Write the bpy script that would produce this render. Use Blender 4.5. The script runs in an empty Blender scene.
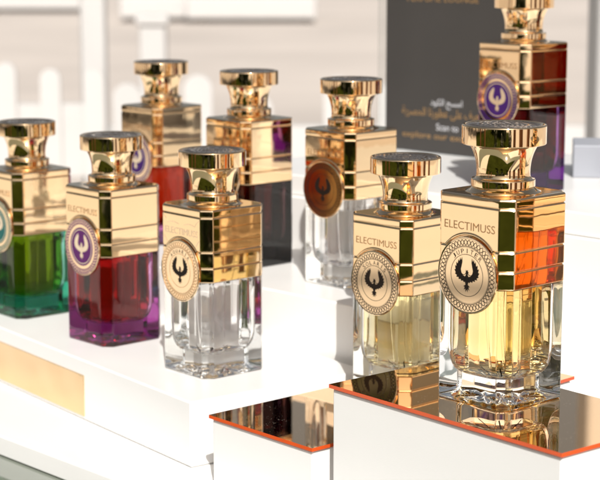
import bpy, bmesh, math, random
from mathutils import Vector, Matrix
from mathutils.geometry import tessellate_polygon
random.seed(7)
R = math.radians
MM = 0.001
sc = bpy.context.scene

# ------------------------------------------------------------------ camera
cam_d = bpy.data.cameras.new("camera")
cam = bpy.data.objects.new("camera", cam_d)
sc.collection.objects.link(cam)
cam.location = (0, 0, 0.303)
cam.rotation_euler = (R(90 - 9.8034), 0, 0)
cam_d.sensor_width = 36
cam_d.lens = 36 * 1734.7 / 600
cam_d.clip_start = 0.05
cam_d.clip_end = 2000
cam_d.dof.use_dof = True
cam_d.dof.focus_distance = 1.04
cam_d.dof.aperture_fstop = 15.0
cam_d.dof.aperture_blades = 9
sc.camera = cam

# ------------------------------------------------------------------ daylight
SUN_EL, SUN_AZ = R(42), R(6)            # behind the camera, a little to its right
to_sun = Vector((math.sin(SUN_AZ) * math.cos(SUN_EL), -math.cos(SUN_AZ) * math.cos(SUN_EL), math.sin(SUN_EL)))
w = bpy.data.worlds.new("World")
sc.world = w
w.use_nodes = True
nt = w.node_tree
sky = nt.nodes.new("ShaderNodeTexSky")
sky.sky_type = 'NISHITA'
sky.sun_disc = False
sky.sun_elevation = SUN_EL
sky.sun_rotation = math.pi - SUN_AZ
sky.dust_density = 4.0
sky.ozone_density = 0.6
bg = nt.nodes["Background"]
bg.inputs[1].default_value = 0.065
hsv = nt.nodes.new("ShaderNodeHueSaturation")      # a hazy, washed-out sky
hsv.inputs["Saturation"].default_value = 0.45
nt.links.new(sky.outputs[0], hsv.inputs["Color"])
nt.links.new(hsv.outputs[0], bg.inputs[0])
sun_d = bpy.data.lights.new("sun", 'SUN')
sun_d.energy = 4.9
sun_d.angle = R(0.5)
sun_d.color = (1.0, 0.968, 0.92)
sun = bpy.data.objects.new("sun", sun_d)
sun.rotation_euler = (-to_sun).to_track_quat('-Z', 'Y').to_euler()
sun.location = (0.3, -3, 3)
sc.collection.objects.link(sun)
sc.view_settings.view_transform = 'Standard'
sc.view_settings.look = 'None'
sc.view_settings.gamma = 1.0
sc.view_settings.exposure = 0.14
cy = sc.cycles
cy.max_bounces = 24
cy.transmission_bounces = 20
cy.glossy_bounces = 10
cy.diffuse_bounces = 4
cy.transparent_max_bounces = 16
cy.sample_clamp_indirect = 16.0
cy.blur_glossy = 1.0
cy.caustics_reflective = True
cy.caustics_refractive = True
cy.use_denoising = True

# ------------------------------------------------------------------ materials
def mat(name):
    m = bpy.data.materials.new(name)
    m.use_nodes = True
    return m, m.node_tree, m.node_tree.nodes["Principled BSDF"]

def simple(name, col, rough=0.5, metal=0.0, coat=0.0, spec=0.5, noise=0.0, nscale=60.0, bump=0.0, bscale=200.0, bdist=0.001):
    m, t, b = mat(name)
    b.inputs["Base Color"].default_value = (*col, 1)
    b.inputs["Roughness"].default_value = rough
    b.inputs["Metallic"].default_value = metal
    b.inputs["Specular IOR Level"].default_value = spec
    b.inputs["Coat Weight"].default_value = coat
    b.inputs["Coat Roughness"].default_value = 0.05
    tc = t.nodes.new("ShaderNodeTexCoord")
    if noise:
        n = t.nodes.new("ShaderNodeTexNoise")
        n.inputs["Scale"].default_value = nscale
        n.inputs["Detail"].default_value = 6
        t.links.new(tc.outputs["Object"], n.inputs["Vector"])
        mx = t.nodes.new("ShaderNodeMix")
        mx.data_type = 'RGBA'
        mx.inputs[6].default_value = (*[c * (1 - noise) for c in col], 1)
        mx.inputs[7].default_value = (*[min(1, c * (1 + noise)) for c in col], 1)
        t.links.new(n.outputs[0], mx.inputs[0])
        t.links.new(mx.outputs[2], b.inputs["Base Color"])
        rr = t.nodes.new("ShaderNodeMapRange")
        rr.inputs[3].default_value = rough * 0.8
        rr.inputs[4].default_value = min(1, rough * 1.25)
        t.links.new(n.outputs[0], rr.inputs[0])
        t.links.new(rr.outputs[0], b.inputs["Roughness"])
    if bump:
        n2 = t.nodes.new("ShaderNodeTexNoise")
        n2.inputs["Scale"].default_value = bscale
        n2.inputs["Detail"].default_value = 2
        t.links.new(tc.outputs["Object"], n2.inputs["Vector"])
        bp = t.nodes.new("ShaderNodeBump")
        bp.inputs["Strength"].default_value = bump
        bp.inputs["Distance"].default_value = bdist
        t.links.new(n2.outputs[0], bp.inputs["Height"])
        t.links.new(bp.outputs[0], b.inputs["Normal"])
    return m

M = {}
M['gold'] = simple("polished_gold", (1.0, 0.735, 0.445), 0.035, 1.0, bump=0.09, bscale=45)
M['gold_flat'] = simple("medallion_gold", (1.0, 0.755, 0.49), 0.06, 1.0)
M['gold_wavy'] = simple("wavy_gold_plate", (1.0, 0.72, 0.42), 0.07, 1.0, bump=1.0, bscale=12, bdist=0.004)
M['gold_relief'] = simple("relief_gold", (0.80, 0.62, 0.46), 0.16, 1.0, noise=0.25, nscale=700)
M['engraved'] = simple("engraved_bronze", (0.50, 0.30, 0.15), 0.38, 0.8)
M['ink'] = simple("black_enamel", (0.012, 0.008, 0.006), 0.55, spec=0.15)
M['purple'] = simple("purple_enamel", (0.045, 0.012, 0.115), 0.5, spec=0.2)
M['violet'] = simple("violet_enamel", (0.10, 0.020, 0.115), 0.5, spec=0.2)
M['teal'] = simple("teal_enamel", (0.02, 0.12, 0.11), 0.5, spec=0.2)
M['orange_mirrored'] = simple("orange_reflection_tint", (0.40, 0.07, 0.015), 0.3, coat=0.3)  # a mirrored orange neighbour, put into the medallion's colour
M['dark_bronze'] = simple("dark_bronze", (0.44, 0.27, 0.11), 0.12, 1.0, bump=0.05, bscale=45)
M['pale_gold'] = simple("pale_gold_leaf", (0.93, 0.78, 0.58), 0.25, 0.7)
M['white'] = simple("white_lacquer", (0.80, 0.79, 0.77), 0.32, coat=0.15, noise=0.02, nscale=18, bump=0.06, bscale=1400)
M['white_paint'] = simple("white_paint", (0.50, 0.485, 0.47), 0.6, noise=0.05, nscale=9)
M['table_glass'] = simple("grey_green_glass", (0.20, 0.22, 0.18), 0.08, coat=0.6)
M['blue_grey'] = simple("blue_grey_block_tone", (0.33, 0.345, 0.385), 0.4, noise=0.05, nscale=30)  # near-even blue grey over the whole low riser block
M['card'] = simple("black_card", (0.044, 0.040, 0.037), 0.42, coat=0.1, noise=0.12, nscale=20)
M['gold_foil'] = simple("gold_foil_print", (0.62, 0.38, 0.16), 0.32, 0.75, noise=0.3, nscale=90)
M['white_print'] = simple("white_print", (0.62, 0.62, 0.64), 0.5)
M['pave'] = simple("sandy_paving", (0.55, 0.485, 0.43), 0.85, noise=0.22, nscale=0.45)
M['terrace'] = simple("pale_terrace_stone", (0.78, 0.73, 0.66), 0.7, noise=0.06, nscale=2.0)
M['lawn'] = simple("lawn_green", (0.028, 0.036, 0.006), 1.0, spec=0.0, noise=0.85, nscale=1.6)
M['leaf'] = simple("hedge_leaf", (0.048, 0.072, 0.012), 0.5, noise=0.45, nscale=9)
M['twig'] = simple("hedge_stem", (0.05, 0.035, 0.02), 0.9)

def glass(name, ior, dens=0.0, vol=(1, 1, 1), tint=(1, 1, 1), cavity=False):
    m = bpy.data.materials.new(name)
    m.use_nodes = True
    t = m.node_tree
    t.nodes.remove(t.nodes["Principled BSDF"])
    g = t.nodes.new("ShaderNodeBsdfGlass")
    g.inputs["Color"].default_value = (*tint, 1)
    g.inputs["Roughness"].default_value = 0.0
    g.inputs["IOR"].default_value = ior
    out = t.nodes["Material Output"]
    if cavity:      # the faces round the cavity only end the glass; the perfume's own surface bends the light there
        at = t.nodes.new("ShaderNodeAttribute"); at.attribute_name = "cavity"
        tr = t.nodes.new("ShaderNodeBsdfTransparent")
        mx = t.nodes.new("ShaderNodeMixShader")
        t.links.new(at.outputs["Fac"], mx.inputs[0])
        t.links.new(g.outputs[0], mx.inputs[1]); t.links.new(tr.outputs[0], mx.inputs[2])
        t.links.new(mx.outputs[0], out.inputs["Surface"])
    else:
        t.links.new(g.outputs[0], out.inputs["Surface"])
    if dens:
        v = t.nodes.new("ShaderNodeVolumeAbsorption")
        v.inputs["Color"].default_value = (*vol, 1)
        v.inputs["Density"].default_value = dens
        t.links.new(v.outputs[0], out.inputs["Volume"])
    return m

M['clear_acrylic'] = glass("clear_acrylic", 1.49, tint=(0.97, 0.98, 0.98))

# mirror sheet: rose bronze mirror face with dust specks, glowing orange edge colour
def mirror_mat():
    m, t, b = mat("bronze_mirror")
    b.inputs["Base Color"].default_value = (1.0, 0.66, 0.35, 1)
    b.inputs["Metallic"].default_value = 1.0
    b.inputs["Roughness"].default_value = 0.02
    tc = t.nodes.new("ShaderNodeTexCoord")
    v = t.nodes.new("ShaderNodeTexVoronoi")
    v.inputs["Scale"].default_value = 420
    t.links.new(tc.outputs["Object"], v.inputs["Vector"])
    n = t.nodes.new("ShaderNodeTexNoise")
    n.inputs["Scale"].default_value = 60
    t.links.new(tc.outputs["Object"], n.inputs["Vector"])
    th = t.nodes.new("ShaderNodeMath"); th.operation = 'MULTIPLY_ADD'
    th.inputs[1].default_value = 0.32; th.inputs[2].default_value = -0.06
    t.links.new(n.outputs[0], th.inputs[0])
    lt = t.nodes.new("ShaderNodeMath"); lt.operation = 'LESS_THAN'
    t.links.new(v.outputs["Distance"], lt.inputs[0])
    t.links.new(th.outputs[0], lt.inputs[1])
    d = t.nodes.new("ShaderNodeBsdfDiffuse")
    d.inputs[0].default_value = (0.7, 0.6, 0.5, 1)
    mx = t.nodes.new("ShaderNodeMixShader")
    k = t.nodes.new("ShaderNodeMath"); k.operation = 'MULTIPLY'; k.inputs[1].default_value = 0.25
    t.links.new(lt.outputs[0], k.inputs[0])
    t.links.new(k.outputs[0], mx.inputs[0])
    t.links.new(b.outputs[0], mx.inputs[1])
    t.links.new(d.outputs[0], mx.inputs[2])
    t.links.new(mx.outputs[0], t.nodes["Material Output"].inputs["Surface"])
    return m
M['mirror'] = mirror_mat()
M['orange_edge'] = simple("orange_acrylic_edge", (0.64, 0.075, 0.005), 0.22, coat=0.3, noise=0.25, nscale=40)

# ------------------------------------------------------------------ helpers
COL = sc.collection

def link(o, parent=None):
    COL.objects.link(o)
    if parent is not None:
        o.parent = parent
    return o

def mesh_obj(name, verts, faces, m, parent=None, sharp=32, smooth=True, wn=False, scale=MM):
    me = bpy.data.meshes.new(name)
    me.from_pydata([tuple(c * scale for c in v) for v in verts], [], faces)
    me.update()
    bm = bmesh.new(); bm.from_mesh(me)
    bmesh.ops.recalc_face_normals(bm, faces=bm.faces)
    bm.to_mesh(me); bm.free()
    if smooth:
        me.shade_smooth()
        me.set_sharp_from_angle(angle=R(sharp))
    for mm_ in (m if isinstance(m, (list, tuple)) else [m]):
        me.materials.append(mm_)
    o = bpy.data.objects.new(name, me)
    if wn:
        md = o.modifiers.new("weighted", 'WEIGHTED_NORMAL')
        md.keep_sharp = True
        md.weight = 90
    return link(o, parent)

def thing(name, label, cat, loc=(0, 0, 0), rz=0.0, group=None):
    o = bpy.data.objects.new(name, None)
    o.empty_display_size = 0.02
    o.location = Vector(loc) * MM
    o.rotation_euler = (0, 0, rz)
    tag(o, label, cat, group)
    return link(o)

def tag(o, label, cat, group=None, kind=None):
    if label: o['label'] = label
    if cat: o['category'] = cat
    if group: o['group'] = group
    if kind: o['kind'] = kind
    return o

def loft(rings, cap0=True, cap1=True):
    n = len(rings[0])
    v = [p for r in rings for p in r]
    f = []
    for i in range(len(rings) - 1):
        for j in range(n):
            k = (j + 1) % n
            f.append((i * n + j, i * n + k, (i + 1) * n + k, (i + 1) * n + j))
    if cap0: f.append(tuple(reversed(range(n))))
    if cap1: f.append(tuple(range((len(rings) - 1) * n, len(rings) * n)))
    return v, f

def octo(h, c, bev, z, sub=0):
    """square of half size h with chamfer c, corners eased by bev"""
    P = [(h, -(h - c)), (h, h - c), (h - c, h), (-(h - c), h), (-h, h - c), (-h, -(h - c)), (-(h - c), -h), (h - c, -h)]
    P = [Vector(p) for p in P]
    corners = []
    for i, p in enumerate(P):
        a = (P[i - 1] - p).normalized(); b = (P[(i + 1) % 8] - p).normalized()
        s = p + a * bev; e = p + b * bev
        m = (s + e) * 0.25 + p * 0.5
        corners.append([s, m, e])
    out = []
    for i in range(8):
        out += corners[i]
        s = corners[i][2]; e = corners[(i + 1) % 8][0]
        for k in range(sub):
            out.append(s.lerp(e, (k + 1) / (sub + 1)))
    return [(p.x, p.y, z) for p in out]

def lathe(profile, seg=96):
    rings = [[(r * math.cos(2 * math.pi * j / seg), r * math.sin(2 * math.pi * j / seg), z) for j in range(seg)] for r, z in profile]
    return loft(rings)

class MB:
    """gathers flat or boxy pieces that belong to one part"""
    def __init__(s): s.v = []; s.f = []
    def add(s, v, f):
        b = len(s.v); s.v += [tuple(p) for p in v]; s.f += [tuple(i + b for i in q) for q in f]
    def box(s, x0, x1, y0, y1, z0, z1):
        s.add([(x, y, z) for z in (z0, z1) for y in (y0, y1) for x in (x0, x1)],
              [(0, 2, 3, 1), (4, 5, 7, 6), (0, 1, 5, 4), (2, 6, 7, 3), (0, 4, 6, 2), (1, 3, 7, 5)])

def bevel_box(name, sx, sy, z0, z1, bev, m, parent=None, x0=None, y0=None, seg=3, scale=MM):
    """box from (x0,y0,z0) of size sx, sy; eased edges"""
    x0 = -sx / 2 if x0 is None else x0
    y0 = -sy / 2 if y0 is None else y0
    mb = MB(); mb.box(x0, x0 + sx, y0, y0 + sy, z0, z1)
    me = bpy.data.meshes.new(name)
    me.from_pydata([tuple(c * scale for c in v) for v in mb.v], [], mb.f)
    bm = bmesh.new(); bm.from_mesh(me)
    bmesh.ops.recalc_face_normals(bm, faces=bm.faces)
    bmesh.ops.bevel(bm, geom=list(bm.edges), offset=bev * scale, segments=seg, profile=0.5, affect='EDGES')
    bm.to_mesh(me); bm.free()
    me.shade_smooth(); me.set_sharp_from_angle(angle=R(40))
    me.materials.append(m)
    o = bpy.data.objects.new(name, me)
    md = o.modifiers.new("weighted", 'WEIGHTED_NORMAL'); md.keep_sharp = True
    return link(o, parent)

# ------------------------------------------------------------------ lettering
def text_mesh(s, depth=0.0):
    """glyph outlines of s as a flat mesh: verts (x, y), faces; x from 0, cap height about 0.7"""
    cu = bpy.data.curves.new("t", 'FONT')
    cu.body = s
    cu.size = 1.0
    cu.resolution_u = 3
    o = bpy.data.objects.new("t", cu)
    COL.objects.link(o)
    dg = bpy.context.evaluated_depsgraph_get()
    dg.update()
    me = bpy.data.meshes.new_from_object(o.evaluated_get(dg))
    v = [(p.co.x, p.co.y) for p in me.vertices]
    f = [tuple(q.vertices) for q in me.polygons]
    bpy.data.objects.remove(o); bpy.data.curves.remove(cu); bpy.data.meshes.remove(me)
    return v, f

_tc = {}
def fit_text(s, cx, cy, width, height):
    """flat glyphs of s scaled into a box centred on (cx, cy)"""
    if s not in _tc: _tc[s] = text_mesh(s)
    v, f = _tc[s]
    if not v: return [], []
    x0 = min(p[0] for p in v); x1 = max(p[0] for p in v)
    y0 = min(p[1] for p in v); y1 = max(p[1] for p in v)
    kx = width / (x1 - x0); ky = height / (y1 - y0)
    return [(cx + (p[0] - (x0 + x1) / 2) * kx, cy + (p[1] - (y0 + y1) / 2) * ky) for p in v], f

AR = {'ا': 'FE8D FE8E', 'م': 'FEE1 FEE2 FEE3 FEE4', 'س': 'FEB1 FEB2 FEB3 FEB4', 'ح': 'FEA1 FEA2 FEA3 FEA4',
      'ل': 'FEDD FEDE FEDF FEE0', 'ك': 'FED9 FEDA FEDB FEDC', 'و': 'FEED FEEE', 'د': 'FEA9 FEAA', 'ع': 'FEC9 FECA FECB FECC',
      'ت': 'FE95 FE96 FE97 FE98', 'ر': 'FEAD FEAE', 'ف': 'FED1 FED2 FED3 FED4', 'ى': 'FEEF FEF0', 'ط': 'FEC1 FEC2 FEC3 FEC4',
      'ن': 'FEE5 FEE6 FEE7 FEE8', 'ص': 'FEB9 FEBA FEBB FEBC', 'ي': 'FEF1 FEF2 FEF3 FEF4', 'ة': 'FE93 FE94'}
def shape_arabic(s):
    out = []
    for wd in s.split(' '):
        r = ''
        for i, ch in enumerate(wd):
            fm = AR[ch].split()
            prev = i > 0 and len(AR[wd[i - 1]].split()) == 4
            nxt = i < len(wd) - 1 and len(fm) == 4
            k = (3 if nxt else 1) if prev else (2 if nxt else 0)
            r += chr(int(fm[k], 16))
        out.append(r)
    return ' '.join(out)[::-1]

# ------------------------------------------------------------------ the perfume bottle
S = 56.0; Hh = S / 2; HB = 119.7; HC = 68.5; CH = 6.5
MZ = 74.6; MR = 22.0                     # medallion centre height and radius

def face(x, z, d):                       # point on the label face (local -Y), d in front of it
    return (x, -Hh - d, z)

def ribbon(path, wd, closed=False):
    v, f = [], []
    n = len(path)
    for i, p in enumerate(path):
        a = path[(i - 1) % n] if (closed or i > 0) else path[i]
        b = path[(i + 1) % n] if (closed or i < n - 1) else path[i]
        dx, dy = b[0] - a[0], b[1] - a[1]
        l = math.hypot(dx, dy) or 1
        nx, ny = -dy / l * wd / 2, dx / l * wd / 2
        v += [(p[0] + nx, p[1] + ny), (p[0] - nx, p[1] - ny)]
    for i in range(n if closed else n - 1):
        j = (i + 1) % n
        f.append((2 * i, 2 * i + 1, 2 * j + 1, 2 * j))
    return v, f

def circle(r, n=96):
    return [(r * math.cos(2 * math.pi * i / n), r * math.sin(2 * math.pi * i / n)) for i in range(n)]

def disc(r0, r1, n=96):
    a = circle(r0, n); b = circle(r1, n)
    return a + b, [(i, (i + 1) % n, n + (i + 1) % n, n + i) for i in range(n)]

WING = [(0.8, -2.6), (1.6, -0.3), (2.9, 0.1), (4.2, 1.5), (4.5, 3.4), (3.9, 5.6), (3.4, 7.8), (3.7, 10.4), (4.5, 8.4),
        (5.0, 10.0), (5.7, 7.6), (6.4, 8.8), (6.9, 6.2), (7.9, 7.0), (7.9, 4.6), (8.9, 5.0), (8.4, 2.8), (9.3, 2.6),
        (8.3, 0.9), (8.9, 0.3), (7.4, -0.5), (7.8, -1.5), (6.0, -1.5), (6.1, -2.6), (4.4, -2.4), (4.2, -3.4), (2.8, -3.0), (2.2, -3.8), (1.2, -3.6)]
BODY = [(0.15, 3.1), (0.9, 2.5), (1.5, 1.9), (0.9, 1.6), (0.65, 0.6), (1.4, -0.5), (1.5, -2.5), (1.1, -4.2), (0.8, -5.0), (2.5, -6.2), (1.4, -6.4),
        (2.1, -8.2), (0.9, -7.3), (0.8, -9.2), (0, -7.8), (-0.8, -9.2), (-0.9, -7.3), (-2.1, -8.2), (-1.4, -6.4), (-2.5, -6.2),
        (-0.8, -5.0), (-1.1, -4.2), (-1.5, -2.5), (-1.4, -0.5), (-0.65, 0.6), (-0.8, 1.8), (-0.7, 2.7)]
def poly(p):
    t = tessellate_polygon([[Vector((a, b, 0)) for a, b in p]])
    return p, [tuple(q) for q in t]

def emblem_flat():
    mb = MB()
    for sgn in (1, -1):
        mb.add(*poly([(x * sgn, y) for x, y in WING]))
        arc = [(sgn * (2.5 + 2.0 * math.cos(a)), 2.6 + 2.2 * math.sin(a)) for a in [R(-200 + k * 14) for k in range(15)]]
        mb.add(*ribbon(arc, 0.35))
    mb.add(*poly(BODY))
    return mb.v, mb.f

def on_face(vf, d0, d1, cx=0.0, cz=0.0):
    """turn a flat figure into a thin plate on the label face"""
    v, f = vf
    n = len(v)
    V = [face(p[0] + cx, p[1] + cz, d1) for p in v] + [face(p[0] + cx, p[1] + cz, d0) for p in v]
    F = [tuple(q) for q in f] + [tuple(n + i for i in reversed(q)) for q in f]
    edge = {}
    for q in f:
        for i in range(len(q)):
            a, b = q[i], q[(i + 1) % len(q)]
            if (b, a) in edge: del edge[(b, a)]
            else: edge[(a, b)] = 1
    F += [(a, n + a, n + b, b) for a, b in edge]
    return V, F

def plate(name, vf, d0, d1, m, parent, cx=0.0, cz=0.0):
    V, F = on_face(vf, d0, d1, cx, cz)
    me = bpy.data.meshes.new(name)
    me.from_pydata([tuple(c * MM for c in v) for v in V], [], F)
    bm = bmesh.new(); bm.from_mesh(me)
    bmesh.ops.recalc_face_normals(bm, faces=bm.faces)
    bm.to_mesh(me); bm.free()
    me.materials.append(m)
    return link(bpy.data.objects.new(name, me), parent)

def collar_mesh():
    rings = []
    def lev(z, i): rings.append(octo(Hh - i, CH - 0.586 * i, 0.55, z))
    lev(HC, 0.9); lev(HC + 0.25, 0.25); lev(HC + 0.8, 0.0)
    for g in (78.7, 90.0, 114.1):
        lev(g - 0.95, 0.0); lev(g - 0.75, 0.12); lev(g - 0.45, 0.62); lev(g + 0.35, 0.62); lev(g + 0.6, 0.1); lev(g + 0.85, 0.0)
    lev(HB - 1.3, 0.0); lev(HB - 0.75, 0.14); lev(HB - 0.3, 0.5); lev(HB - 0.04, 1.1); lev(HB, 1.9)
    return loft(rings)

def cap_profile():
    return [(21.5, HB - 0.6), (21.5, HB + 0.15), (20.2, HB + 0.55), (19.0, HB + 1.2), (18.2, HB + 2.0), (17.6, HB + 2.5), (17.7, HB + 2.8), (18.05, HB + 3.05),
            (18.1, HB + 3.4), (18.1, HB + 6.8), (18.0, HB + 7.15), (17.7, HB + 7.4), (16.4, HB + 7.6), (15.6, HB + 8.1), (15.25, HB + 9.0),
            (15.15, HB + 11), (15.2, HB + 13.0), (15.4, HB + 15.2), (15.75, HB + 17.4), (16.3, HB + 19.6), (17.0, HB + 21.8),
            (17.8, HB + 23.6), (18.6, HB + 25.2), (19.3, HB + 26.2), (19.9, HB + 26.7), (20.4, HB + 26.85), (23.2, HB + 26.9), (23.7, HB + 27.1), (23.9, HB + 27.5), (23.9, HB + 37.1),
            (23.75, HB + 37.6), (23.35, HB + 38.0), (22.8, HB + 38.15), (22.1, HB + 38.1), (21.6, HB + 37.7), (21.3, HB + 37.3), (0.05, HB + 37.3)]

def cap_relief():
    """raised braid ring and rosette on the cap's top"""
    seg, v, f = 192, [], []
    radii = [21.2 - 0.42 * i for i in range(50)]
    z0 = HB + 37.32
    for r in radii:
        for j in range(seg):
            a = 2 * math.pi * j / seg
            if r > 14.5:
                h = 0.30 + 0.42 * math.sin(a * 24 + (r - 18) * 1.5) * math.sin((r - 14.5) / 6.7 * math.pi)
            elif r > 13.2:
                h = 0.45
            else:
                h = 0.28 + 0.30 * math.sin(a * 12 + r * 0.5) * math.sin(r * 1.2)
            v.append((r * math.cos(a), r * math.sin(a), z0 + max(0.02, h)))
    n = len(radii)
    for i in range(n - 1):
        for j in range(seg):
            k = (j + 1) % seg
            f.append((i * seg + j, i * seg + k, (i + 1) * seg + k, (i + 1) * seg + j))
    f.append(tuple(range((n - 1) * seg, n * seg)))
    return v, f

def glass_mesh():
    sub = 9
    h, c = Hh - 0.12, CH
    o = lambda i, z: octo(h - i, c - 0.586 * i, 0.6, z, sub)
    rings = [o(0, HC - 0.08), o(0, 50), o(0, 30), o(0, 12), o(0, 2.0), o(0.12, 1.1), o(0.5, 0.45), o(1.2, 0.06), o(3.5, 0.0)]
    n = len(rings[0])
    ang = [math.atan2(p[1], p[0]) for p in rings[0]]
    for r, zz, amp in ((22.5, 0.15, 0.0), (21.0, 0.9, 0.5), (18.0, 1.2, 0.9), (14.0, 1.4, 1.0), (9.5, 1.6, 0.9), (5.0, 1.8, 0.6), (2.0, 2.0, 0.1)):
        rings.append([(r * math.cos(a), r * math.sin(a), zz + amp * (0.5 + 0.5 * math.cos(16 * a))) for a in ang])
    return loft(rings)

def liquid_mesh(grow=0.0):
    rings = []
    prof = [(13.5, 14.6), (9.0, 14.9), (6.4, 15.6), (4.4, 16.8), (2.8, 18.6), (1.5, 21.2), (0.6, 24.6), (0.15, 28.5), (0, 33), (0, 45), (0, 58), (0, HC - 1.2), (0.6, HC - 0.5)]
    for i, z in prof:
        rings.append(octo(21.8 - i + grow, 7.6 - 0.45 * i + 0.586 * grow, 1.5, z + (grow if z > 40 else -grow)))
    return loft(rings)

def tube_mesh():
    path = []
    for k in range(19):
        t = k / 18
        path.append(Vector((-2 + 7 * t * t, 3 - 5 * t, HC - 2.5 - t * 48)))
    v, f = [], []
    for p in path:
        for j in range(10):
            a = 2 * math.pi * j / 10
            v.append((p.x + 1.1 * math.cos(a), p.y + 1.1 * math.sin(a), p.z))
    n = len(path)
    for i in range(n - 1):
        for j in range(10):
            k = (j + 1) % 10
            f.append((i * 10 + j, i * 10 + k, (i + 1) * 10 + k, (i + 1) * 10 + j))
    f.append(tuple(range(10))); f.append(tuple(range((n - 1) * 10, n * 10)))
    return v, f

def medallion_mesh():
    prof = [(20.5, 0.16), (21.6, 0.3), (22.0, 0.8), (22.0, 1.3), (21.85, 1.62), (21.5, 1.78), (21.1, 1.7), (20.9, 1.6)]
    n = 96
    rings = [[face(r * math.cos(2 * math.pi * j / n), MZ + r * math.sin(2 * math.pi * j / n), d) for j in range(n)] for r, d in prof]
    return loft(rings)

def arch_mesh():
    """raised lip on the collar that arches over the medallion"""
    v, f, n, m = [], [], 40, 8
    for i in range(n + 1):
        a = R(42 + 96 * i / n)
        for j in range(m):
            b = 2 * math.pi * j / m
            r = 23.3 + 0.9 * math.cos(b)
            v.append(face(r * math.cos(a), MZ + r * math.sin(a), 0.0 + 0.55 * math.sin(b)))
    for i in range(n):
        for j in range(m):
            k = (j + 1) % m
            f.append((i * m + j, i * m + k, (i + 1) * m + k, (i + 1) * m + j))
    f.append(tuple(range(m))); f.append(tuple(range(n * m, n * m + m)))
    return v, f

DF = 1.6        # depth of the medallion's flat front
def braid(wd):
    mb = MB()
    N = 480
    for ph in (0, math.pi):
        path = []
        for i in range(N):
            a = 2 * math.pi * i / N
            r = 18.7 + 1.55 * math.sin(24 * a + ph)
            path.append((r * math.cos(a), r * math.sin(a)))
        mb.add(*ribbon(path, wd, True))
    return mb

def ring_text(word, r=13.9, hgt=2.6, step=14.5):
    mb = MB()
    n = len(word)
    for i, ch in enumerate(word):
        a = R(90 - (i - (n - 1) / 2) * step)
        wd = 0.5 if ch == 'I' else (2.6 if ch in 'MWOQ' else 2.1)
        v, f = fit_text(ch, 0, 0, wd, hgt)
        ca, sa = math.cos(a - math.pi / 2), math.sin(a - math.pi / 2)
        mb.add([(r * math.cos(a) + p[0] * ca - p[1] * sa, r * math.sin(a) + p[0] * sa + p[1] * ca) for p in v], f)
    return mb

PROTO = {}
def shared(key, maker, name, m, parent, **kw):
    """first call builds, later calls reuse the mesh data"""
    if key not in PROTO:
        o = mesh_obj(name, *maker(), m, parent, **kw)
        PROTO[key] = o
        return o
    o = PROTO[key].copy()
    o.name = name
    if m is not None and o.data.materials[0] is not m:
        o.material_slots[0].link = 'OBJECT'
        o.material_slots[0].material = m
    return link(o, parent)

def glass_part(m, parent):
    if 'glass' in PROTO:
        return shared('glass', None, 'glass_base', m, parent)
    v, f = glass_mesh()
    nf = len(f)
    v2, f2 = liquid_mesh(0.04)
    o = shared('glass', lambda: (v, f), 'glass_base', m, parent, sharp=28)
    bm = bmesh.new(); bm.from_mesh(o.data)
    lay = bm.faces.layers.float.new('cavity')
    nv = [bm.verts.new(Vector(p) * MM) for p in v2]
    new = [bm.faces.new([nv[i] for i in q]) for q in f2]
    bmesh.ops.recalc_face_normals(bm, faces=new)
    bmesh.ops.reverse_faces(bm, faces=new)
    for q in new: q[lay] = 1.0; q.smooth = True
    bm.to_mesh(o.data); bm.free()
    return o

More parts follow.
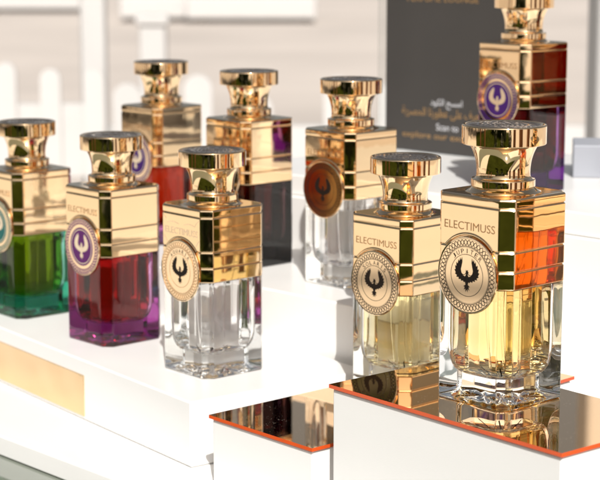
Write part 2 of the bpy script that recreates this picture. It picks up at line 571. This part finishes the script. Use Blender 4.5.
def bottle(x, y, z, a, label, glass_m, liquid_m, style='ink', word='', flourish=False, framed=False, field=None):
    root = thing('perfume_bottle', label, 'perfume bottle', (x, y, z), -R(a), 'gold capped perfume bottles')
    glass_part(glass_m, root)
    liq = shared('liquid', liquid_mesh, 'liquid', liquid_m, root, sharp=50)
    shared('tube', tube_mesh, 'dip_tube', M['tube'], liq)
    col = shared('collar', collar_mesh, 'metal_collar', M['gold'], root, wn=True, sharp=60)
    shared('arch', arch_mesh, 'arched_lip', M['gold'], col, sharp=80)
    cap = shared('cap', lambda: lathe(cap_profile(), 128), 'cap', M['gold'], root, sharp=38, wn=True)
    shared('relief', cap_relief, 'braided_top', M['gold_relief'], cap, sharp=85)
    med = shared('med', medallion_mesh, 'medallion', M['gold_flat'], root, sharp=13)
    lines = MB()
    if field:
        plate('bronze_field', disc(0.01, 20.6), DF - 0.05, DF + 0.03, field, med, 0, MZ)
    if style == 'ink':
        for r, wd in ((21.0, 0.35), (16.6, 0.42), (16.0, 0.18), (11.9, 0.32)):
            lines.add(*ribbon(circle(r), wd, True))
        b = braid(0.42); lines.add(b.v, b.f)
        plate('ring_pattern', (lines.v, lines.f), DF - 0.05, DF + 0.06, M['engraved'] if flourish else M['ink'], med, 0, MZ)
        plate('emblem', emblem_flat(), DF - 0.05, DF + 0.07, M['ink'], med, 0, MZ - 0.3)
        if word:
            t = ring_text(word)
            plate('ring_lettering', (t.v, t.f), DF - 0.05, DF + 0.06, M['ink'], med, 0, MZ)
    else:
        em = M[style]
        plate('enamel_field', disc(0.01, 14.6), DF - 0.05, DF + 0.05, em, med, 0, MZ)
        b = braid(0.75); lines.add(b.v, b.f)
        lines.add(*ribbon(circle(20.9), 0.35, True))
        plate('ring_pattern', (lines.v, lines.f), DF - 0.05, DF + 0.06, em, med, 0, MZ)
        plate('inner_ring', disc(12.6, 13.2), DF, DF + 0.12, M['pale_gold'], med, 0, MZ)
        plate('emblem', emblem_flat(), DF, DF + 0.14, M['pale_gold'], med, 0, MZ - 0.3)
    plate('lettering', fit_text('ELECTIMUSS', 0, 102.2, 37.5, 4.6), -0.2, 0.08, M['gold_relief'] if flourish else M['engraved'], col)
    if flourish:
        mb = MB()
        for sgn in (1, -1):
            mb.add(*ribbon([(sgn * x_, z_) for x_, z_ in ((21, 112.5), (17, 109.5), (15.5, 107.2))], 0.4))
            mb.add(*ribbon([(sgn * (3 + 12.5 * t), 107.2 + 1.1 * math.sin(t * 3.1)) for t in [i / 12 for i in range(13)]], 0.4))
            mb.add(*ribbon([(sgn * 20, 97.8), (sgn * 16.5, 93.5)], 0.6))
        plate('flourish', (mb.v, mb.f), -0.1, 0.07, M['gold_relief'], col)
    if framed:
        for (x0, z0, x1, z1) in ((-20.5, 93.0, -20.5, 111.8), (20.5, 93.0, 20.5, 111.8), (-20.5, 111.8, 20.5, 111.8)):
            PT = ribbon([(x0, z0), (x1, z1)], 1.1)
            plate('frame_bar', PT, -0.2, 0.35, M['gold'], col)
    return root

G_CLEAR = glass("clear_glass", 1.5, 1.5, (0.78, 0.95, 0.90), cavity=True)
L_CLEAR = glass("clear_perfume", 0.905)
L_GOLD = glass("golden_perfume", 0.905, 27, (1.0, 0.80, 0.20))
L_STRAW = glass("straw_perfume", 0.905, 25, (1.0, 0.87, 0.36))
G_VIOLET = glass("violet_glass", 1.5, 62, (0.78, 0.26, 0.74), cavity=True)
L_RED = glass("red_perfume", 0.905, 110, (0.86, 0.12, 0.07))
G_TEAL = glass("teal_glass", 1.5, 60, (0.10, 0.80, 0.66), cavity=True)
L_OLIVE = glass("olive_perfume", 0.905, 130, (0.78, 0.76, 0.06))
L_ORANGE = glass("orange_perfume", 0.905, 130, (0.86, 0.42, 0.03))
G_PLUM = glass("plum_glass", 1.5, 40, (0.80, 0.42, 0.74), cavity=True)
L_MANDARIN = glass("mandarin_perfume", 0.905, 80, (1.0, 0.64, 0.0))
G_SMOKE = glass("smoked_glass", 1.5, 200, (0.50, 0.30, 0.33), cavity=True)
L_BROWN = glass("brown_perfume", 0.905, 190, (0.84, 0.52, 0.25))
G_PURPLE = glass("purple_glass", 1.5, 85, (0.66, 0.18, 0.78), cavity=True)
L_AMBER = glass("amber_perfume", 0.905, 270, (0.85, 0.50, 0.12))
G_ORANGE = glass("orange_glass", 1.5, 22, (1.0, 0.58, 0.03), cavity=True)
G_BROWN = glass("brown_glass", 1.5, 170, (0.76, 0.42, 0.22), cavity=True)
M['tube'] = glass("dip_tube_plastic", 1.14)

# ------------------------------------------------------------------ ground and terrace
GZ = -0.95
def sheet(name, x0, x1, y0, y1, z, m):
    return tag(mesh_obj(name, [(x0, y0, z), (x1, y0, z), (x1, y1, z), (x0, y1, z)], [(0, 1, 2, 3)], m, smooth=False, scale=1.0), None, None, kind='structure')
sheet('ground', -900, 900, -900, 900, GZ - 0.008, M['pave'])
sheet('terrace', -9, 9, -3.0, 5.6, GZ - 0.004, M['terrace'])
sheet('lawn', -12, 1.3, -12, 0.55, GZ, M['lawn'])

# ------------------------------------------------------------------ table and display stand
def prism_uv(name, P, ang, ulen, wlen, z0, z1, bev, m, label=None, cat=None, parent=None):
    """block whose front edge starts at the near corner P, runs ulen back-left at ang and wlen to the back right"""
    o = bevel_box(name, ulen, wlen, z0, z1, bev, m, parent, x0=-ulen, y0=0)
    o.location = (P[0] * MM, P[1] * MM, 0)
    o.rotation_euler = (0, 0, -R(ang))
    if label: tag(o, label, cat)
    return o

tb = thing('display_table', 'white display table with a pale slab over a grey green glass edge', 'table', (120, 1500, -950), -R(47.5))
def tpart(name, sx, sy, z0, z1, bev, m, x0, y0):
    return bevel_box(name, sx, sy, z0 + 950, z1 + 950, bev, m, tb, x0=x0, y0=y0)
A = R(47.5)
uu = Vector((math.cos(A), -math.sin(A))); ww = Vector((math.sin(A), math.cos(A)))
q = Vector((-118 - 120, 1092 - 1500))
slab_y = q.dot(ww)
tpart('slab', 1300, 760, -60.5, -45.6, 1.5, M['white'], -650, slab_y)
tpart('glass_top', 1500, 1000, -71, -61, 1.2, M['table_glass'], -750, slab_y - 160)
tpart('cabinet', 1400, 900, -950, -71.5, 3, M['white_paint'], -700, slab_y - 110)

# lowest tier, with its gold plate let into the front
t0 = thing('display_tier', 'white glossy lowest tier with a gold plate in its front, left of the small plinth', 'display stand', (-73, 1119, 0), -R(54.0), 'white tiers of the display')
bevel_box('tier_block', 430, 150, -45.4, 0, 1.6, M['white'], t0, x0=-430, y0=0)
bevel_box('gold_plate', 270, 1.2, -42.5, -11.5, 0.25, M['gold_wavy'], t0, x0=-415, y0=-0.6)

t1 = prism_uv('display_tier', (84, 1190), 45, 540, 140, -45.4, 41, 1.6, M['white'], 'white middle tier carrying three bottles behind the lowest tier', 'display stand')
t1['group'] = 'white tiers of the display'
t2 = thing('display_tier', 'white highest tier with a projecting ledge, carrying the sign and the dark purple bottle', 'display stand', (330, 1156, 0), -R(45), 'white tiers of the display')
bevel_box('tier_top', 560, 290, 85.3, 103, 1.2, M['white'], t2, x0=-560, y0=0)
bevel_box('tier_base', 560, 294, -45.4, 85, 1.2, M['white'], t2, x0=-560, y0=-5)
M['white_pl'] = M['white']

def plinth(label, P, ang, ulen, wlen, ztop, zbot=-45.4):
    r = thing('display_plinth', label, 'plinth', (P[0], P[1], zbot), -R(ang), 'plinths with orange edged mirror tops')
    bevel_box('plinth_block', ulen - 3.2, wlen - 3.2, 0, ztop - 2.6 - zbot, 1.4, M['white'], r, x0=-ulen + 1.6, y0=1.6)
    mb = MB(); mb.box(-ulen, 0, 0, wlen, ztop - 2.2 - zbot, ztop - zbot)
    o = mesh_obj('mirror_sheet', mb.v, mb.f, [M['orange_edge'], M['mirror']], r, smooth=False)
    for p in o.data.polygons:
        if p.normal.z > 0.9: p.material_index = 1
    return r
plinth('white tall plinth with an orange edged mirror top under the golden perfume bottle', (134.6, 859.6), 50.2, 183.5, 98.5, 43.24)
plinth('low white plinth with an orange edged mirror top beside the lowest tier', (7.3, 1006.4), 48.6, 99.8, 178, 2.0)
plinth('small white plinth whose orange edged mirror corner peeks out behind the golden bottle', (154, 1084), 45, 38, 38, 20)

# ------------------------------------------------------------------ the nine bottles and their neighbours outside the frame
bottle(115.2, 975, 43.26, 47.2, 'clear bottle of golden yellow perfume standing on the tall mirror topped plinth', G_CLEAR, L_GOLD, 'ink', 'JUPITER')
bottle(71.2, 1160.5, 2.02, 46.5, 'clear bottle of pale straw perfume behind the tall plinth', G_CLEAR, L_STRAW, 'ink', 'SOLARIS')
bottle(-61.9, 1215, 0.02, 49.2, 'clear bottle of colourless perfume standing on the lowest white tier', G_CLEAR, L_CLEAR, 'ink', 'AQUARIA', flourish=True)
bottle(-143.4, 1312, 0.02, 47.8, 'violet glass bottle of red perfume with a purple medallion, on the lowest tier', G_VIOLET, L_RED, 'violet')
bottle(-223.3, 1410, 0.02, 49.9, 'green glass bottle with a teal medallion at the far left', G_TEAL, L_OLIVE, 'teal')
bottle(-121.7, 1523, 41.02, 46.9, 'bottle of orange red perfume with violet glass base behind the red bottle', G_PLUM, L_ORANGE, 'purple')
bottle(-41.4, 1412, 41.02, 48.2, 'smoked black glass bottle of brown perfume on the middle tier', G_SMOKE, L_BROWN, 'ink')
bottle(39.2, 1330, 41.02, 47.5, 'clear bottle of colourless perfume with a bronze dark medallion on the middle tier', G_CLEAR, L_CLEAR, 'ink', field=M['dark_bronze'])
bottle(179.6, 1401, 103.02, 49.2, 'purple glass bottle of amber perfume in front of the black sign', G_PURPLE, L_AMBER, 'purple', framed=True)
# two more of the row, mirrored in the right faces of the bottles
plinth('tall white plinth beyond the right edge carrying an orange bottle', (237, 896), 48, 74, 74, 62)
bottle(240, 948, 62.02, 48, 'orange glass bottle beyond the right edge, mirrored in the golden bottle', G_ORANGE, L_MANDARIN, 'orange_mirrored')
bottle(318, 1392, 158.02, 48, 'dark brown glass bottle beyond the right edge on a white block', G_BROWN, L_BROWN, 'ink')
o = bevel_box('riser_block', 84, 84, 103.02, 158, 1.2, M['white']); o.location = (0.318, 1.392, 0); o.rotation_euler = (0, 0, -R(45))
tag(o, 'square white riser block under the brown bottle beyond the right edge', 'riser')
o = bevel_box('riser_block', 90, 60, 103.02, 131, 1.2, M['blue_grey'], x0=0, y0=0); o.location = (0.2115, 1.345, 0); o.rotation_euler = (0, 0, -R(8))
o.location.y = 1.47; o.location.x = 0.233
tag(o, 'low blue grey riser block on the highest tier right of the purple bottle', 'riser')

# ------------------------------------------------------------------ sign
sg = thing('sign_holder', 'black printed sign in a clear acrylic holder behind the bottles', 'sign', (88.7, 1681, 103.02), -R(45))
bevel_box('acrylic_back', 170, 2.0, 0, 216, 0.4, M['clear_acrylic'], sg, x0=-19, y0=0.8)
bevel_box('acrylic_foot', 170, 60, 0, 2.0, 0.4, M['clear_acrylic'], sg, x0=-19, y0=3.2)
card = bevel_box('printed_card', 149, 0.6, 0.8, 211, 0.1, M['card'], sg, x0=-7.5, y0=0.0)
def cardtext(name, s, cx, cz, wd, hg, m):
    v, f = fit_text(s, cx, cz, wd, hg)
    me = bpy.data.meshes.new(name)
    me.from_pydata([(p[0] * MM, -0.00012, p[1] * MM) for p in v], [], f)
    me.materials.append(m)
    return link(bpy.data.objects.new(name, me), card)
cardtext('lettering', 'PERFUME LOUNGE', 63, 146.0, 87, 6.2, M['gold_foil'])
cardtext('lettering', shape_arabic('امسح الكود'), 69.5, 47.5, 39, 9.5, M['white_print'])
cardtext('lettering', shape_arabic('للتعرف على عطورنا الحصرية'), 66, 38.0, 104, 10.5, M['gold_foil'])
cardtext('lettering', 'Scan to', 71, 25.6, 27, 6.4, M['white_print'])
cardtext('lettering', 'explore our exclusive', 66, 15.6, 102, 7.4, M['gold_foil'])

# ------------------------------------------------------------------ fence, posts and seats behind
FY = 5.0
fence = thing('picket_fence', 'white picket fence with close rounded pickets at the far left, behind the bottles', 'fence', (0, FY * 1000, GZ * 1000))
def picket_mesh(wd, hgt, th, pts=10):
    v = []
    out = [(-wd / 2, 0), (wd / 2, 0)] + [(wd / 2 * math.cos(a), hgt - wd / 2 + wd / 2 * math.sin(a)) for a in [math.pi * k / pts for k in range(pts + 1)]]
    n = len(out)
    v = [(x, -th / 2, z) for x, z in out] + [(x, th / 2, z) for x, z in out]
    f = [tuple(range(n)), tuple(reversed(range(n, 2 * n)))] + [(i, n + i, n + (i + 1) % n, (i + 1) % n) for i in range(n)]
    return v, f
pk = mesh_obj('picket', *picket_mesh(0.058, 0.90, 0.02), M['white_paint'], fence, scale=1.0)
for k in range(8):
    o = pk if k == 0 else link(pk.copy(), fence)
    o.location = (-1.44 + 0.121 * k + 0.006 * math.sin(k * 2.1), -0.032, 0.012 * math.sin(k * 1.7))
for z0, z1 in ((0.58, 0.79), (0.12, 0.26)):
    mb = MB(); mb.box(-1.6, -0.57, -0.02, 0.02, z0, z1)
    mesh_obj('rail', mb.v, mb.f, M['white_paint'], fence, smooth=False, scale=1.0)
low = thing('picket_fence', 'low white fence with widely spaced pickets, right of the tall white post', 'fence', (0, FY * 1000 + 250, GZ * 1000))
pk = mesh_obj('picket', *picket_mesh(0.085, 0.88, 0.02), M['white_paint'], low, scale=1.0)
for k in range(17):
    o = pk if k == 0 else link(pk.copy(), low)
    o.location = (-0.52 + 0.205 * k + 0.02 * math.sin(k * 2.7), -0.032, 0.035 * math.sin(k * 2.3) - 0.05)
for z0, z1 in ((0.50, 0.70), (0.12, 0.26)):
    mb = MB(); mb.box(-0.6, 2.9, -0.02, 0.02, z0, z1)
    mesh_obj('rail', mb.v, mb.f, M['white_paint'], low, smooth=False, scale=1.0)

def post(x, y, wd, hgt, label):
    r = thing('post', label, 'post', (x * 1000, y * 1000, GZ * 1000))
    bevel_box('shaft', wd, wd, 0, hgt, 0.012, M['white_paint'], r, scale=1.0)
    bevel_box('post_cap', wd * 1.25, wd * 1.25, hgt + 0.001, hgt + 0.05, 0.012, M['white_paint'], r, scale=1.0)
    bevel_box('post_foot', wd * 1.4, wd * 1.4, 0, 0.12, 0.012, M['white_paint'], r, scale=1.0).location.z = 0
post(-0.615, 5.2, 0.075, 2.6, 'tall white post rising above the fence at the left')
post(-0.69, 8.2, 0.125, 0.86, 'short white post beyond the fence, right of the tall post')
post(0.505, 2.72, 0.10, 2.3, 'white post at the right edge beyond the highest tier')

def seat(x, y, wd, label):
    r = thing('outdoor_sofa', label, 'sofa', (x * 1000, y * 1000, GZ * 1000), 0, 'white sofas far behind')
    bevel_box('sofa_base', wd, 0.85, 0.06, 0.40, 0.04, M['white_paint'], r, scale=1.0)
    bevel_box('seat_cushion', wd - 0.1, 0.7, 0.405, 0.58, 0.06, M['white_paint'], r, scale=1.0, y0=-0.42)
    bevel_box('backrest', wd, 0.22, 0.405, 1.15, 0.06, M['white_paint'], r, scale=1.0, y0=0.26)
    for s in (-1, 1):
        bevel_box('leg', 0.07, 0.07, 0, 0.06, 0.01, M['twig'], r, scale=1.0, x0=s * (wd / 2 - 0.2), y0=-0.3)
seat(-4.6, 31, 1.9, 'white boxy sofa far behind, at the left end')
seat(-2.05, 27.5, 1.5, 'white boxy sofa far behind, above the orange red bottle')
seat(-0.75, 27.2, 2.0, 'white boxy sofa far behind, widest of the three')

# ------------------------------------------------------------------ hedge on the photographer's side, mirrored in the gold
hg = thing('clipped_hedge', 'dark green clipped hedge behind the photographer, mirrored in the gold caps', 'hedge', (-4.4 * 1000, -9.5 * 1000, GZ * 1000))
mb = MB()
for i in range(9000):
    x = random.uniform(-4.4, 4.4); z = random.uniform(0.02, 1.15); y = random.choice((random.gauss(0.42, 0.06), random.uniform(-0.45, 0.45)))
    z += 0.08 * math.sin(x * 5) * (z > 1.0)
    s = random.uniform(0.03, 0.07)
    d = Vector((random.gauss(0, 1), random.gauss(0.5, 1), random.gauss(0.4, 1))).normalized()
    t = d.orthogonal().normalized(); t.rotate(Matrix.Rotation(random.uniform(0, 6.28), 3, d)); b = d.cross(t)
    c = Vector((x, y, z))
    mb.add([c - t * s, c + b * s * 0.45, c + t * s, c - b * s * 0.45], [(0, 1, 2, 3)])
me_o = mesh_obj('foliage', mb.v, mb.f, M['leaf'], hg, smooth=False, scale=1.0)
core = MB(); core.box(-4.3, 4.3, -0.3, 0.3, 0.05, 1.0)
mesh_obj('inner_growth', core.v, core.f, M['leaf'], hg, smooth=False, scale=1.0)

# ------------------------------------------------------------------ dark trees far to the left, mirrored in the gold and the mirror tops
def tree(x, y, hgt, label, seed):
    rnd = random.Random(seed)
    r = thing('broad_tree', label, 'tree', (x * 1000, y * 1000, GZ * 1000), 0, 'trees left of the table')
    mb = MB()
    def limb(a, b, r0, r1):
        d = (b - a).normalized(); t = d.orthogonal().normalized(); u = d.cross(t)
        rings = [[tuple(p + (t * math.cos(k) + u * math.sin(k)) * q) for k in [i * 2 * math.pi / 9 for i in range(9)]] for p, q in ((a, r0), (b, r1))]
        mb.add(*loft(rings))
    top = Vector((0, 0, hgt * 0.45))
    limb(Vector((0, 0, 0)), top, 0.22, 0.13)
    lf = MB()
    for k in range(9):
        e = Vector((rnd.uniform(-1.7, 1.7), rnd.uniform(-1.7, 1.7), hgt * rnd.uniform(0.5, 0.9)))
        limb(top, e, 0.10, 0.03)
        for i in range(170):
            c = e + Vector((rnd.gauss(0, 0.5), rnd.gauss(0, 0.5), rnd.gauss(0, 0.42)))
            s = rnd.uniform(0.08, 0.18)
            d = Vector((rnd.gauss(0, 1), rnd.gauss(0, 1), rnd.gauss(0.5, 1))).normalized()
            t = d.orthogonal().normalized(); b = d.cross(t)
            lf.add([c - t * s, c + b * s * 0.5, c + t * s, c - b * s * 0.5], [(0, 1, 2, 3)])
    mesh_obj('trunk', mb.v, mb.f, M['twig'], r, scale=1.0)
    mesh_obj('crown', lf.v, lf.f, M['leaf'], r, smooth=False, scale=1.0)
for k in range(6):
    tree(-11.5 + 0.9 * (k % 2), -6 + 2.4 * k, 4.6 + 0.7 * ((k * 7) % 3), 'dark broad tree in the row left of the table, mirrored in the gold', 40 + k)

M['timber'] = simple("oiled_timber", (0.24, 0.095, 0.03), 0.6, noise=0.4, nscale=6)  # added unseen posts, sized to put amber and dark stripes into the gold
for k, (px, py, wd) in enumerate(((1.75, -3.2, 0.42), (2.9, -2.4, 0.62), (3.7, -1.0, 0.5), (4.2, 0.25, 0.42), (-4.9, -1.9, 0.26), (-4.3, -0.4, 0.2))):
    r = thing('added_post', 'square timber pergola post on the photographer\'s side, mirrored in the gold caps', 'post', (px * 1000, py * 1000, GZ * 1000), 0.3 * k, 'added timber posts mirrored in the caps')
    bevel_box('timber_shaft', wd, wd, 0.0, 3.0, 0.015, M['timber'], r, scale=1.0)
    bevel_box('steel_shoe', wd + 0.05, wd + 0.05, 0.0, 0.16, 0.01, M['twig'], r, scale=1.0)

def shrub(x, y, hgt, wd, seed):  # unseen shrubs, put in as dark blobs within the mirrored green
    rnd = random.Random(seed)
    r = thing('added_shrub', 'dark round shrub added on the lawn behind the photographer, for dark blobs in the gold corners', 'shrub', (x * 1000, y * 1000, GZ * 1000), 0, 'added shrubs on the lawn')
    lf = MB(); st = MB()
    for k in range(7):
        a = 2 * math.pi * k / 7
        st.add(*loft([[(px * 0.02 + q * math.cos(a) * wd * 0.3, py * 0.02 + q * math.sin(a) * wd * 0.3, q * hgt * 0.6) for px, py in ((-1, -1), (1, -1), (1, 1), (-1, 1))] for q in (0, 1)]))
    for i in range(700):
        d = Vector((rnd.gauss(0, 1), rnd.gauss(0, 1), rnd.gauss(0, 1))).normalized() * rnd.uniform(0.55, 1.0)
        c = Vector((d.x * wd / 2, d.y * wd / 2, hgt * 0.55 + d.z * hgt * 0.45))
        sz = rnd.uniform(0.03, 0.07)
        n = Vector((rnd.gauss(0, 1), rnd.gauss(0, 1), rnd.gauss(0.4, 1))).normalized()
        t = n.orthogonal().normalized(); b = n.cross(t)
        lf.add([c - t * sz, c + b * sz * 0.5, c + t * sz, c - b * sz * 0.5], [(0, 1, 2, 3)])
    mesh_obj('stems', st.v, st.f, M['twig'], r, smooth=False, scale=1.0)
    mesh_obj('foliage', lf.v, lf.f, M['leaf'], r, smooth=False, scale=1.0)
for k, (x, y, h, wd) in enumerate(((-0.75, -3.1, 0.75, 0.7), (0.95, -4.1, 0.9, 0.8), (-1.9, -2.2, 0.6, 0.6), (-2.6, -3.9, 1.0, 0.9), (-0.45, -6.6, 1.1, 1.2))):
    shrub(x, y, h, wd, 90 + k)
